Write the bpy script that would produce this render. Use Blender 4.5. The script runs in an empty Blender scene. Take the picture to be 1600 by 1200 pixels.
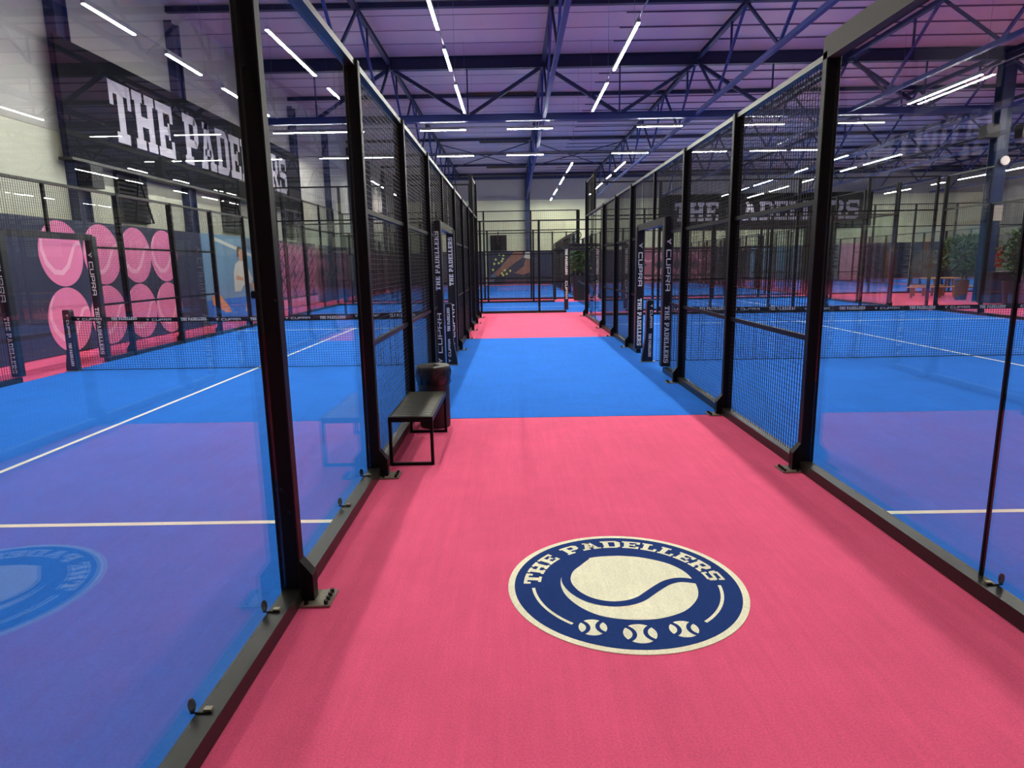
import bpy, math, random
from mathutils import Vector, Matrix
random.seed(7)
S = bpy.context.scene
COL = S.collection
# ------------------------------------------------------------------ render-independent settings
S.view_settings.view_transform = 'Standard'
S.view_settings.look = 'None'
S.view_settings.exposure = 0.40
S.view_settings.gamma = 1.0
S.view_settings.use_curve_mapping = False
S.cycles.transparent_max_bounces = 48
S.cycles.max_bounces = 10
S.cycles.diffuse_bounces = 4
S.cycles.glossy_bounces = 5
S.cycles.use_denoising = True
S.cycles.sample_clamp_indirect = 6.0

# ------------------------------------------------------------------ camera
F_PX, PITCH, ROLL, YAW, CAM_H = 1005.78, 0.183934, -0.01706, -0.0047758, 1.71258
def ray(u, v):
    X, Y = u - 800, v - 600
    cr, sr = math.cos(ROLL), math.sin(ROLL)
    x = (X*cr + Y*sr)/F_PX; up = -(-X*sr + Y*cr)/F_PX; d = 1.0
    cp, sp = math.cos(PITCH), math.sin(PITCH)
    y = d*cp + up*sp; z = -d*sp + up*cp
    cy, sy = math.cos(YAW), math.sin(YAW)
    return Vector((x*cy + y*sy, -x*sy + y*cy, z))
fw = ray(800, 600).normalized()
rt = (ray(900, 600) - ray(800, 600)).normalized()
upv = rt.cross(fw).normalized()
cd = bpy.data.cameras.new('camera'); cam = bpy.data.objects.new('camera', cd); COL.objects.link(cam)
cd.sensor_width = 36; cd.lens = F_PX/1600*36; cd.clip_start = 0.02; cd.clip_end = 300
M = Matrix((rt, upv, -fw)).transposed().to_4x4(); M.translation = (0, 0, CAM_H)
cam.matrix_world = M
S.camera = cam

# ------------------------------------------------------------------ materials
MATS = {}
def lin(c): return tuple(((x/12.92) if x <= .04045 else ((x+.055)/1.055)**2.4) for x in c)
def mat(name, rgb, rough=.5, metal=0., spec=.5, noise=0., nscale=40., bump=0., bscale=200., stretch=None, emit=0., emitcol=None, srgb=True):
    m = bpy.data.materials.new(name); m.use_nodes = True
    nt = m.node_tree; b = nt.nodes['Principled BSDF']
    c = lin(rgb) if srgb else rgb
    b.inputs['Base Color'].default_value = (*c, 1)
    b.inputs['Roughness'].default_value = rough
    b.inputs['Metallic'].default_value = metal
    b.inputs['Specular IOR Level'].default_value = spec
    if noise or bump:
        tc = nt.nodes.new('ShaderNodeTexCoord'); mp = nt.nodes.new('ShaderNodeMapping')
        nt.links.new(tc.outputs['Object'], mp.inputs['Vector'])
        if stretch: mp.inputs['Scale'].default_value = stretch
    if noise:
        n = nt.nodes.new('ShaderNodeTexNoise'); n.inputs['Scale'].default_value = nscale; n.inputs['Detail'].default_value = 6
        n.inputs['Roughness'].default_value = .7
        nt.links.new(mp.outputs['Vector'], n.inputs['Vector'])
        r = nt.nodes.new('ShaderNodeMapRange'); r.inputs[1].default_value = .25; r.inputs[2].default_value = .75
        r.inputs[3].default_value = 1-noise; r.inputs[4].default_value = 1+noise
        nt.links.new(n.outputs['Fac'], r.inputs[0])
        mx = nt.nodes.new('ShaderNodeVectorMath'); mx.operation = 'SCALE'; mx.inputs[0].default_value = c
        nt.links.new(r.outputs[0], mx.inputs['Scale']); nt.links.new(mx.outputs[0], b.inputs['Base Color'])
    if bump:
        n2 = nt.nodes.new('ShaderNodeTexNoise'); n2.inputs['Scale'].default_value = bscale; n2.inputs['Detail'].default_value = 3
        nt.links.new(mp.outputs['Vector'], n2.inputs['Vector'])
        bp = nt.nodes.new('ShaderNodeBump'); bp.inputs['Strength'].default_value = bump; bp.inputs['Distance'].default_value = .01
        nt.links.new(n2.outputs['Fac'], bp.inputs['Height']); nt.links.new(bp.outputs[0], b.inputs['Normal'])
    if emit:
        b.inputs['Emission Color'].default_value = (*(emitcol or c), 1); b.inputs['Emission Strength'].default_value = emit
    MATS[name] = m; return m
def turf(name, rgb):
    """synthetic turf: fine fibre speckle, broad wear patches and faint brushed streaks along the hall"""
    m = bpy.data.materials.new(name); m.use_nodes = True; nt = m.node_tree; b = nt.nodes['Principled BSDF']
    b.inputs['Roughness'].default_value = .95; b.inputs['Specular IOR Level'].default_value = .15
    c = lin(rgb)
    tc = nt.nodes.new('ShaderNodeTexCoord')
    def noise(scale, det, sc, lo, hi):
        mp = nt.nodes.new('ShaderNodeMapping'); mp.inputs['Scale'].default_value = sc
        nt.links.new(tc.outputs['Object'], mp.inputs['Vector'])
        n = nt.nodes.new('ShaderNodeTexNoise'); n.inputs['Scale'].default_value = scale; n.inputs['Detail'].default_value = det; n.inputs['Roughness'].default_value = .75
        nt.links.new(mp.outputs['Vector'], n.inputs['Vector'])
        r = nt.nodes.new('ShaderNodeMapRange'); r.inputs[1].default_value = .3; r.inputs[2].default_value = .7; r.inputs[3].default_value = lo; r.inputs[4].default_value = hi
        nt.links.new(n.outputs['Fac'], r.inputs[0]); return r.outputs[0], n
    a, n1 = noise(110, 5, (1, 1, 1), .82, 1.18)
    d, _ = noise(1.3, 4, (1, 1, 1), .93, 1.07)
    e, _ = noise(9, 3, (2.2, .12, 1), .95, 1.05)
    m1 = nt.nodes.new('ShaderNodeMath'); m1.operation = 'MULTIPLY'; nt.links.new(a, m1.inputs[0]); nt.links.new(d, m1.inputs[1])
    m2 = nt.nodes.new('ShaderNodeMath'); m2.operation = 'MULTIPLY'; nt.links.new(m1.outputs[0], m2.inputs[0]); nt.links.new(e, m2.inputs[1])
    sc = nt.nodes.new('ShaderNodeVectorMath'); sc.operation = 'SCALE'; sc.inputs[0].default_value = c
    nt.links.new(m2.outputs[0], sc.inputs['Scale']); nt.links.new(sc.outputs[0], b.inputs['Base Color'])
    bp = nt.nodes.new('ShaderNodeBump'); bp.inputs['Strength'].default_value = .35; bp.inputs['Distance'].default_value = .006
    nt.links.new(n1.outputs['Fac'], bp.inputs['Height']); nt.links.new(bp.outputs[0], b.inputs['Normal'])
    MATS[name] = m; return m
def glass_mat(name, tint, rough=0.0, boost=1.0):
    m = bpy.data.materials.new(name); m.use_nodes = True; nt = m.node_tree
    nt.nodes.remove(nt.nodes['Principled BSDF']); out = nt.nodes['Material Output']
    t = nt.nodes.new('ShaderNodeBsdfTransparent'); t.inputs[0].default_value = (*tint, 1)
    g = nt.nodes.new('ShaderNodeBsdfGlossy'); g.inputs['Roughness'].default_value = rough
    f = nt.nodes.new('ShaderNodeFresnel'); f.inputs['IOR'].default_value = 1.5
    geo = nt.nodes.new('ShaderNodeNewGeometry')
    # same reflectance on entering and leaving the pane (no total internal reflection in a thin sheet)
    inv = nt.nodes.new('ShaderNodeMapRange'); inv.inputs[3].default_value = 1.5; inv.inputs[4].default_value = 1/1.5
    nt.links.new(geo.outputs['Backfacing'], inv.inputs[0])
    fi = nt.nodes.new('ShaderNodeMapRange'); fi.inputs[3].default_value = 1.5; fi.inputs[4].default_value = 1.5
    m2 = nt.nodes.new('ShaderNodeMixShader')
    # Schlick from facing angle keeps it symmetric
    lw = nt.nodes.new('ShaderNodeVectorMath'); lw.operation = 'DOT_PRODUCT'
    nt.links.new(geo.outputs['Incoming'], lw.inputs[0]); nt.links.new(geo.outputs['Normal'], lw.inputs[1])
    ab = nt.nodes.new('ShaderNodeMath'); ab.operation = 'ABSOLUTE'; nt.links.new(lw.outputs['Value'], ab.inputs[0])
    om = nt.nodes.new('ShaderNodeMath'); om.operation = 'SUBTRACT'; om.inputs[0].default_value = 1; nt.links.new(ab.outputs[0], om.inputs[1])
    pw = nt.nodes.new('ShaderNodeMath'); pw.operation = 'POWER'; nt.links.new(om.outputs[0], pw.inputs[0]); pw.inputs[1].default_value = 5
    ml = nt.nodes.new('ShaderNodeMath'); ml.operation = 'MULTIPLY_ADD'; nt.links.new(pw.outputs[0], ml.inputs[0]); ml.inputs[1].default_value = .34*boost; ml.inputs[2].default_value = .078
    cl = nt.nodes.new('ShaderNodeClamp'); nt.links.new(ml.outputs[0], cl.inputs[0])
    for n in (f, inv, fi): nt.nodes.remove(n)
    nt.links.new(cl.outputs[0], m2.inputs[0]); nt.links.new(t.outputs[0], m2.inputs[1]); nt.links.new(g.outputs[0], m2.inputs[2])
    nt.links.new(m2.outputs[0], out.inputs[0])
    MATS[name] = m; return m

turf('turf_pink', (.875, .35, .49)); turf('turf_blue', (.13, .425, .80)); turf('turf_cream', (.93, .92, .80)); turf('turf_navy', (.10, .21, .44))
mat('line', (.93, .92, .84), .9, noise=.06, nscale=60)
mat('black_steel', (.04, .04, .05), .45, .0, .15, noise=.05, nscale=30)
mat('rail_steel', (.15, .15, .135), .35, .4, noise=.08, nscale=12, stretch=(1, .3, 1))
mat('wire', (.045, .045, .055), .5, .3)
mat('zinc', (.56, .54, .46), .4, .6, noise=.15, nscale=60)
mat('bolt', (.09, .09, .09), .35, .7)
mat('vinyl', (.045, .05, .075), .42, bump=.15, bscale=9)
mat('white_print', (.90, .90, .90), .7)
mat('net', (.03, .03, .06), .8)
mat('truss_navy', (.10, .14, .30), .5, noise=.08, nscale=5)
mat('truss_blue', (.13, .20, .44), .5, noise=.08, nscale=5)
mat('truss_dark', (.085, .115, .27), .5)
mat('column_navy', (.07, .11, .25), .5)
mat('column_blue', (.06, .15, .31), .5, noise=.08, nscale=5)
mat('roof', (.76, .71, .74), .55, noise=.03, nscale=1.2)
mat('seam', (.35, .30, .40), .7)
mat('wall_low_left', (.70, .70, .63), .8, noise=.04, nscale=1.5)
mat('wall_lower', (.86, .87, .72), .8, noise=.04, nscale=1.5)
mat('rail_dark', (.25, .25, .22), .6, .0, .2)
mat('pink_dull', (.66, .38, .48), .8)
mat('wall_white', (.64, .63, .61), .8, noise=.04, nscale=1.5)
mat('wall_seam', (.62, .61, .58), .8)
mat('navy_board', (.13, .16, .27), .6, noise=.08, nscale=3, stretch=(.3, 1, 4))
mat('sign_black', (.06, .06, .08), .9, 0., .1, noise=.1, nscale=2)
mat('pink_print', (.88, .48, .65), .7)
mat('pink_pale', (.93, .66, .76), .7)
mat('sign_white', (.66, .64, .69), .9, 0., .1)
mat('dark_box', (.05, .05, .055), .6)
mat('track', (.50, .50, .54), .4, .5)
mat('led', (1, 1, 1), .5, emit=260., emitcol=(1.0, .985, .88))
mat('skylight', (.22, .17, .16), .6)
mat('bench_slat', (.30, .30, .265), .35, .4, noise=.1, nscale=25)
mat('bin_body', (.06, .05, .055), .5)
mat('bin_bag', (.06, .055, .06), .2, bump=1.0, bscale=45)
mat('bin_lid', (.20, .20, .165), .4, .2)
mat('wood', (.80, .58, .34), .6, noise=.12, nscale=10, stretch=(1, 1, 8))
mat('wood_red', (.50, .30, .18), .6, noise=.12, nscale=10)
mat('planter', (.08, .085, .10), .5, noise=.1, nscale=6)
mat('leaf', (.24, .33, .18), .6, noise=.3, nscale=4)
mat('leaf2', (.30, .40, .17), .6, noise=.3, nscale=4)
mat('bark', (.30, .22, .15), .8)
mat('red', (.55, .10, .10), .6)
mat('brick', (.60, .30, .24), .6)
mat('poster_blue', (.42, .58, .70), .6, noise=.35, nscale=6, stretch=(1, 3, 5))
mat('poster_floor', (.16, .42, .78), .6)
mat('skin', (.80, .58, .45), .6); mat('shirt', (.80, .80, .76), .6); mat('red_dress', (.62, .16, .26), .6); mat('hair', (.25, .15, .08), .6)
mat('orange', (.85, .55, .30), .6); mat('grey_blue', (.35, .42, .52), .6)
mat('ball_yellow', (.80, .85, .40), .6); mat('arm', (.55, .38, .31), .6, noise=.15, nscale=3)
mat('exit_glow', (1, 1, 1), .5, emit=6., emitcol=(.9, 1, .95))
mat('clock_face', (.92, .92, .90), .5)
mat('vinyl_purple_reflect', (.10, .09, .14), .25)  # gate header vinyl, its purple reflection mixed into the base colour
glass_mat('glass', (.955, .975, .97))

# ------------------------------------------------------------------ mesh helper
class MB:
    def __init__(s): s.v = []; s.f = []
    def add(s, vs, fs):
        o = len(s.v); s.v += [tuple(v) for v in vs]; s.f += [tuple(i+o for i in f) for f in fs]; return s
    def box(s, x0, x1, y0, y1, z0, z1):
        if x0 > x1: x0, x1 = x1, x0
        if y0 > y1: y0, y1 = y1, y0
        v = [(x0,y0,z0),(x1,y0,z0),(x1,y1,z0),(x0,y1,z0),(x0,y0,z1),(x1,y0,z1),(x1,y1,z1),(x0,y1,z1)]
        return s.add(v, [(3,2,1,0),(4,5,6,7),(0,1,5,4),(1,2,6,5),(2,3,7,6),(3,0,4,7)])
    def hollow(s, x0, x1, y0, y1, z0, z1, c=.006):
        """box with small chamfers along its vertical edges (a rolled steel tube)"""
        if x0 > x1: x0, x1 = x1, x0
        if y0 > y1: y0, y1 = y1, y0
        P = [(x0+c,y0),(x1-c,y0),(x1,y0+c),(x1,y1-c),(x1-c,y1),(x0+c,y1),(x0,y1-c),(x0,y0+c)]
        return s.prism([(x, y) for x, y in P], z0, z1)
    def prism(s, P, z0, z1, axis='z'):
        n = len(P)
        def m(a, b, h): return (a, b, h) if axis == 'z' else ((h, a, b) if axis == 'x' else (a, h, b))
        v = [m(a, b, z0) for a, b in P] + [m(a, b, z1) for a, b in P]
        f = [tuple(range(n-1, -1, -1)), tuple(range(n, 2*n))] + [(i, (i+1) % n, n+(i+1) % n, n+i) for i in range(n)]
        return s.add(v, f)
    def bar(s, p, q, w, h=None, up=(0, 0, 1)):
        h = w if h is None else h
        p = Vector(p); q = Vector(q); d = (q-p).normalized(); u = Vector(up)
        if abs(d.dot(u)) > .98: u = Vector((0, 1, 0))
        a = d.cross(u).normalized()*w/2; b = d.cross(a).normalized()*h/2
        v = [p-a-b, p+a-b, p+a+b, p-a+b, q-a-b, q+a-b, q+a+b, q-a+b]
        return s.add(v, [(3,2,1,0),(4,5,6,7),(0,1,5,4),(1,2,6,5),(2,3,7,6),(3,0,4,7)])
    def cyl(s, p, q, r0, r1=None, n=16, cap=True):
        r1 = r0 if r1 is None else r1
        p = Vector(p); q = Vector(q); d = (q-p).normalized(); u = Vector((0, 0, 1)) if abs(d.z) < .9 else Vector((1, 0, 0))
        a = d.cross(u).normalized(); b = d.cross(a).normalized(); v = []
        for c, r in ((p, r0), (q, r1)):
            for i in range(n):
                t = 2*math.pi*i/n; v.append(c + a*math.cos(t)*r + b*math.sin(t)*r)
        f = [(i, (i+1) % n, n+(i+1) % n, n+i) for i in range(n)]
        if cap: f += [tuple(range(n-1, -1, -1)), tuple(range(n, 2*n))]
        return s.add(v, f)
    def lathe(s, c, prof, n=32):
        v = []; 
        for r, z in prof:
            for i in range(n):
                t = 2*math.pi*i/n; v.append((c[0]+r*math.cos(t), c[1]+r*math.sin(t), c[2]+z))
        f = []
        for k in range(len(prof)-1):
            for i in range(n):
                j = (i+1) % n; f.append((k*n+i, k*n+j, (k+1)*n+j, (k+1)*n+i))
        return s.add(v, f)
    def poly(s, pts): return s.add(pts, [tuple(range(len(pts)))])
    def build(s, name, m, parent=None, smooth=False):
        me = bpy.data.meshes.new(name); me.from_pydata(s.v, [], s.f); me.update()
        me.materials.append(MATS[m])
        if smooth:
            for p in me.polygons: p.use_smooth = True
        o = bpy.data.objects.new(name, me); COL.objects.link(o)
        if parent: o.parent = parent
        return o
def inst(me_obj, name, parent, loc=(0, 0, 0)):
    o = me_obj.copy(); o.name = name; COL.objects.link(o); o.parent = parent; o.location = loc; return o
def root(name, label, cat, loc=(0, 0, 0), rz=0., group=None):
    o = bpy.data.objects.new(name, None); COL.objects.link(o); o.location = loc; o.rotation_euler = (0, 0, rz)
    o.empty_display_size = .2
    o['label'] = label; o['category'] = cat
    if group: o['group'] = group
    return o
def tag(o, label, cat, group=None):
    o['label'] = label; o['category'] = cat
    if group: o['group'] = group
    return o
def struct(o, label=None):
    o['kind'] = 'structure'
    if label: o['label'] = label
    return o
ORD = ['nearest', 'second', 'third', 'fourth', 'fifth', 'sixth', 'seventh', 'eighth', 'ninth', 'tenth', 'eleventh', 'twelfth']

# ------------------------------------------------------------------ lettering (block slab letters and thin wide letters)
def R(x0, y0, x1, y1): return [(x0,y0),(x1,y0),(x1,y1),(x0,y1)]
def flipx(ps, w): return [[(w-x, y) for x, y in p][::-1] for p in ps]
SLAB = {
 'T': (.80, [R(0,.80,.80,1), R(0,.60,.14,.80), R(.66,.60,.80,.80), R(.28,.18,.52,.80), R(.16,0,.64,.18)]),
 'H': (.90, [R(.08,.17,.32,.83), R(.58,.17,.82,.83), R(0,0,.40,.17), R(.50,0,.90,.17), R(0,.83,.40,1), R(.50,.83,.90,1), R(.32,.41,.58,.59)]),
 'E': (.76, [R(.08,.17,.32,.83), R(0,0,.76,.17), R(0,.83,.76,1), R(.62,.17,.76,.33), R(.62,.67,.76,.83), R(.32,.42,.54,.58), R(.50,.34,.58,.66)]),
 'P': (.80, [R(.08,.17,.32,.83), R(0,0,.44,.17), R(0,.83,.66,1), R(.32,.36,.66,.52), [(.56,.52),(.66,.36),(.80,.50),(.80,.86),(.66,1),(.56,.83)]]),
 'A': (.92, [[(.12,.17),(.34,.17),(.50,.83),(.38,1),(.34,1)], [(.58,.17),(.80,.17),(.58,1),(.34,1),(.46,.83)], R(0,0,.38,.17), R(.54,0,.92,.17), R(.27,.30,.65,.44), R(.22,.86,.58,1)]),
 'D': (.84, [R(.08,.17,.32,.83), R(0,0,.66,.17), R(0,.83,.66,1), [(.60,.17),(.66,0),(.84,.18),(.84,.82),(.66,1),(.60,.83)]]),
 'L': (.72, [R(.08,.17,.32,.83), R(0,0,.72,.17), R(0,.83,.42,1), R(.58,.17,.72,.40)]),
 'R': (.88, [R(.08,.17,.32,.83), R(0,0,.40,.17), R(0,.83,.66,1), R(.32,.40,.66,.54), [(.56,.54),(.66,.40),(.80,.54),(.80,.86),(.66,1),(.56,.83)], [(.42,.40),(.62,.42),(.78,.17),(.56,.17)], R(.54,0,.88,.17)]),
 'S': (.76, [R(.10,.83,.66,1), R(0,.56,.22,.90), [(.0,.56),(.10,.44),(.66,.40),(.76,.52),(.66,.58),(.10,.62)], R(.54,.10,.76,.46), R(.10,0,.66,.17), R(0,0,.12,.34), R(.64,.66,.76,1)]),
}
t = .17
THIN = {
 'C': (1.15, [R(.08,1-t,1.15,1), R(.08,0,1.15,t), [(0,.10),(.08,0),(t+.02,t),(t+.02,1-t),(.08,1),(0,.90)]]),
 'U': (1.10, [R(0,.10,t+.02,1), R(1.10-t-.02,.10,1.10,1), R(.06,0,1.04,t)]),
 'P': (1.10, [R(0,0,t+.02,1), R(.1,1-t,1.02,1), R(.1,.32,1.02,.32+t), [(1.10-t-.02,.40),(1.02,.32),(1.10,.42),(1.10,.90),(1.02,1),(1.10-t-.02,.9)]]),
 'R': (1.12, [R(0,0,t+.02,1), R(.1,1-t,1.02,1), R(.1,.36,1.02,.36+t), [(1.10-t-.02,.44),(1.02,.36),(1.10,.46),(1.10,.90),(1.02,1),(1.10-t-.02,.9)], [(.62,.38),(.84,.38),(1.12,0),(.88,0)]]),
 'A': (1.12, [R(0,0,t+.02,.88), R(1.12-t-.02,0,1.12,.88), [(0,.86),(t+.02,.84),(.28,1),(.12,1)], R(.12,1-t,1.0,1), [(1.12,.86),(1.0,1),(.84,1),(1.12-t-.02,.84)], R(.1,.34,1.02,.34+t)]),
 # tribal-looking emblem: two wings meeting over a pointed stem
 '*': (1.05, [[(0,1),(.36,.82),(.44,.52),(.30,.58)], [(1.05,1),(.69,.82),(.61,.52),(.75,.58)], [(.34,.50),(.50,.62),(.50,.0)], [(.71,.50),(.55,.0),(.55,.62)], [(.40,.86),(.525,.70),(.65,.86),(.525,.80)]]),
 'D': (1.05, [R(0,0,t,1), R(.1,1-t,.95,1), R(.1,0,.95,t), R(1.05-t,.1,1.05,.9)]),
 'E': (.95, [R(0,0,t,1), R(.1,1-t,.95,1), R(.1,0,.95,t), R(.1,.42,.8,.42+t)]),
 'N': (1.05, [R(0,0,t,1), R(1.05-t,0,1.05,1), [(0,1),(t+.05,1),(1.05,0),(.83,0)]]),
 'I': (.2, [R(0,0,t,1)]),
}
def text_polys(s, font, sp=.12, spacew=.45):
    x = 0.; out = []
    for ch in s:
        if ch == ' ': x += spacew; continue
        w, ps = font[ch]
        out += [[(a+x, b) for a, b in p] for p in ps]; x += w + sp
    return out, x - sp
def write(mb, s, font, origin, ex, ey, h, width=None, sp=.12, spacew=.45):
    """adds letters to mb; mb may be a tuple (parent, material): then each word becomes a part of its own"""
    if isinstance(mb, tuple):
        ps, w = text_polys(s, font, sp, spacew); kx = (width/w) if width else h; x = 0
        for word in s.split(' '):
            m_ = MB(); q, ww = text_polys(word, font, sp, spacew)
            write(m_, word, font, Vector(origin)+Vector(ex)*(x*kx), ex, ey, h, ww*kx, sp, spacew)
            m_.build('lettering' if s != '*' else 'emblem', mb[1], mb[0]); x += ww + 2*sp*.5 + spacew
        return w*kx
    return write_mesh(mb, s, font, origin, ex, ey, h, width, sp, spacew)
def write_mesh(mb, s, font, origin, ex, ey, h, width=None, sp=.12, spacew=.45):
    """letters of height h laid from origin along ex (reading direction) with ey up"""
    ps, w = text_polys(s, font, sp, spacew)
    kx = (width/w) if width else h
    o = Vector(origin); ex = Vector(ex); ey = Vector(ey)
    for p in ps: mb.poly([o + ex*(a*kx) + ey*(b*h) for a, b in p])
    return w*kx

# ------------------------------------------------------------------ key positions
YN = 11.11
XL, XR = -1.21, 2.415          # court-side faces of the two walkway fences
LX0 = -7.78; RX1 = 13.72       # outer fences of the two courts
HT = 3.21; HT4 = 4.24          # fence heights
Y0, Y1 = 1.11, 21.2
ROOF = 9.05; WLX, WRX, WFY, WBY = -9.7, 40.0, 55.0, -11.0

# ------------------------------------------------------------------ setting
def plane_obj(name, m, x0, x1, y0, y1, z0, z1):
    return MB().box(x0, x1, y0, y1, z0, z1).build(name, m)
struct(plane_obj('floor', 'turf_pink', WLX-.3, WRX+.3, WBY-.3, WFY+.3, -.2, 0.0), 'pink synthetic turf covering the hall floor')
struct(plane_obj('wall_left', 'wall_white', WLX-.3, WLX, WBY, WFY, 0, ROOF))
struct(plane_obj('wall_left', 'wall_low_left', WLX, WLX+.004, WBY, WFY, 0, 4.66))
struct(plane_obj('wall_front', 'wall_lower', WLX, WRX, WFY-.004, WFY, 0, 6.9))
struct(plane_obj('wall_right', 'wall_white', WRX, WRX+.3, WBY, WFY, 0, ROOF))
struct(plane_obj('wall_front', 'wall_white', WLX-.3, WRX+.3, WFY, WFY+.3, 0, ROOF))
struct(plane_obj('wall_back', 'wall_white', WLX-.3, WRX+.3, WBY-.3, WBY, 0, ROOF))
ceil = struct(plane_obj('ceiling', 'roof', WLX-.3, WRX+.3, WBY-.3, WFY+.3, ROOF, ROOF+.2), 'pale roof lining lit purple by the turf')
# sheet seams of the roof and deep purlins
sm = MB(); y = WBY+.6
k = 0
while y < WFY:
    if k % 4 != 0: sm.box(WLX, 3.5, y, y+.012, ROOF-.01, ROOF).box(3.5, WRX, y, y+.035, ROOF-.04, ROOF)
    k += 1; y += 1.25
sm.build('sheet_seam', 'seam', ceil)
for yy in [24.8+5*i for i in range(-7, 7)]:
    pu = MB()
    if abs(yy-24.8) < .1: continue
    pu.box(WLX, WRX, yy-.05, yy+.05, ROOF-.17, ROOF-.03); pu.box(WLX, WRX, yy-.08, yy+.08, ROOF-.185, ROOF-.17)
    pu.build('purlin', 'truss_dark', ceil)
struct(MB().box(WLX, WLX+.015, WBY, WFY, 4.66, 4.72).build('trim_1', 'wall_seam'))
struct(MB().box(WLX, WRX, WFY-.02, WFY, 6.9, 6.96).build('trim_2', 'wall_seam'))
struct(MB().box(WLX, WRX, WFY-.25, WFY-.02, 8.55, 8.78).build('trim_3', 'truss_navy'))

# turf fields with their white lines
def field(x0, x1, y0, y1, label, lines):
    o = MB().box(x0, x1, y0, y1, .0005, .004).build('floor', 'turf_blue'); struct(o, label)
    for (a, b, c, d) in lines:
        MB().box(a, b, c, d, .0041, .0055).build('court_line', 'line', o)
lw = .052
field(LX0, XL+.01, Y0, Y1, 'blue turf of the court on the left', [
    (LX0, XL, YN-6.95-lw/2, YN-6.95+lw/2), (LX0, XL, YN+6.95-lw/2, YN+6.95+lw/2), (-4.50-lw/2, -4.50+lw/2, YN-7.15, YN+7.15)])
field(XR-.01, RX1, Y0, Y1, 'blue turf of the court on the right', [
    (XR, RX1, YN-6.95-lw/2, YN-6.95+lw/2), (XR, RX1, YN+6.95-lw/2, YN+6.95+lw/2), (8.02-lw/2, 8.02+lw/2, YN-7.15, YN+7.15)])
field(XL+.012, XR-.012, YN-4.0, YN+4.0, 'blue turf band across the walkway', [])
AX0, AX1, AY0, AY1 = -8.0, 13.35, 23.0, 29.35
field(AX0, AX1, AY0, AY1, 'blue turf of the crosswise court beyond the walkway', [
    (AX0+3.6, AX0+3.65, AY0, AY1), (AX1-3.65, AX1-3.6, AY0, AY1), (AX0+3.4, AX1-3.4, 26.15, 26.2)])
CS = [(-8.2, 3.15, 'left'), (4.35, 14.3, 'middle'), (15.4, 25.2, 'right'), (26.2, 37., 'far right')]
CY0, CY1 = 31.9, 53.2
for a, b, n in CS:
    c = (a+b)/2
    field(a, b, CY0, CY1, 'blue turf of the %s court in the rear row' % n, [
        (a, b, 42.5-6.95, 42.5-6.9), (a, b, 42.5+6.9, 42.5+6.95), (c-.025, c+.025, 42.5-7.15, 42.5+7.15)])
field(23.2, 34.5, 1.1, 21.2, 'blue turf of the court beyond the picnic corridor', [(23.2, 34.5, 4.13, 4.18), (23.2, 34.5, 18.0, 18.05)])

# ------------------------------------------------------------------ fence building
_pm = {}
def panel_mesh(L, z0, z1, dv=.05, dh=.043, w=.0046):
    if dv < .055: dv = .05
    key = (round(L, 3), round(z0, 3), round(z1, 3), dv)
    if key in _pm: return _pm[key]
    mb = MB(); h = w/2
    n = max(1, int(round(L/dv)))
    def stick(x0, x1, y0, y1, za, zb):
        pass
    for i in range(1, n):
        y = L*i/n
        mb.add([(-h,y-h,z0),(h,y-h,z0),(h,y+h,z0),(-h,y+h,z0),(-h,y-h,z1),(h,y-h,z1),(h,y+h,z1),(-h,y+h,z1)], [(0,1,5,4),(1,2,6,5),(2,3,7,6),(3,0,4,7)])
    m = max(1, int(round((z1-z0)/dh)))
    for i in range(1, m):
        z = z0+(z1-z0)*i/m; a, b = w*.5, w*1.1; hz = h*.62
        mb.add([(a,0,z-hz),(b,0,z-hz),(b,0,z+hz),(a,0,z+hz),(a,L,z-hz),(b,L,z-hz),(b,L,z+hz),(a,L,z+hz)], [(0,1,5,4),(1,2,6,5),(2,3,7,6),(3,0,4,7)])
    me = bpy.data.meshes.new('mesh_panel'); me.from_pydata(mb.v, [], mb.f); me.materials.append(MATS['wire']); _pm[key] = me
    return me
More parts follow.
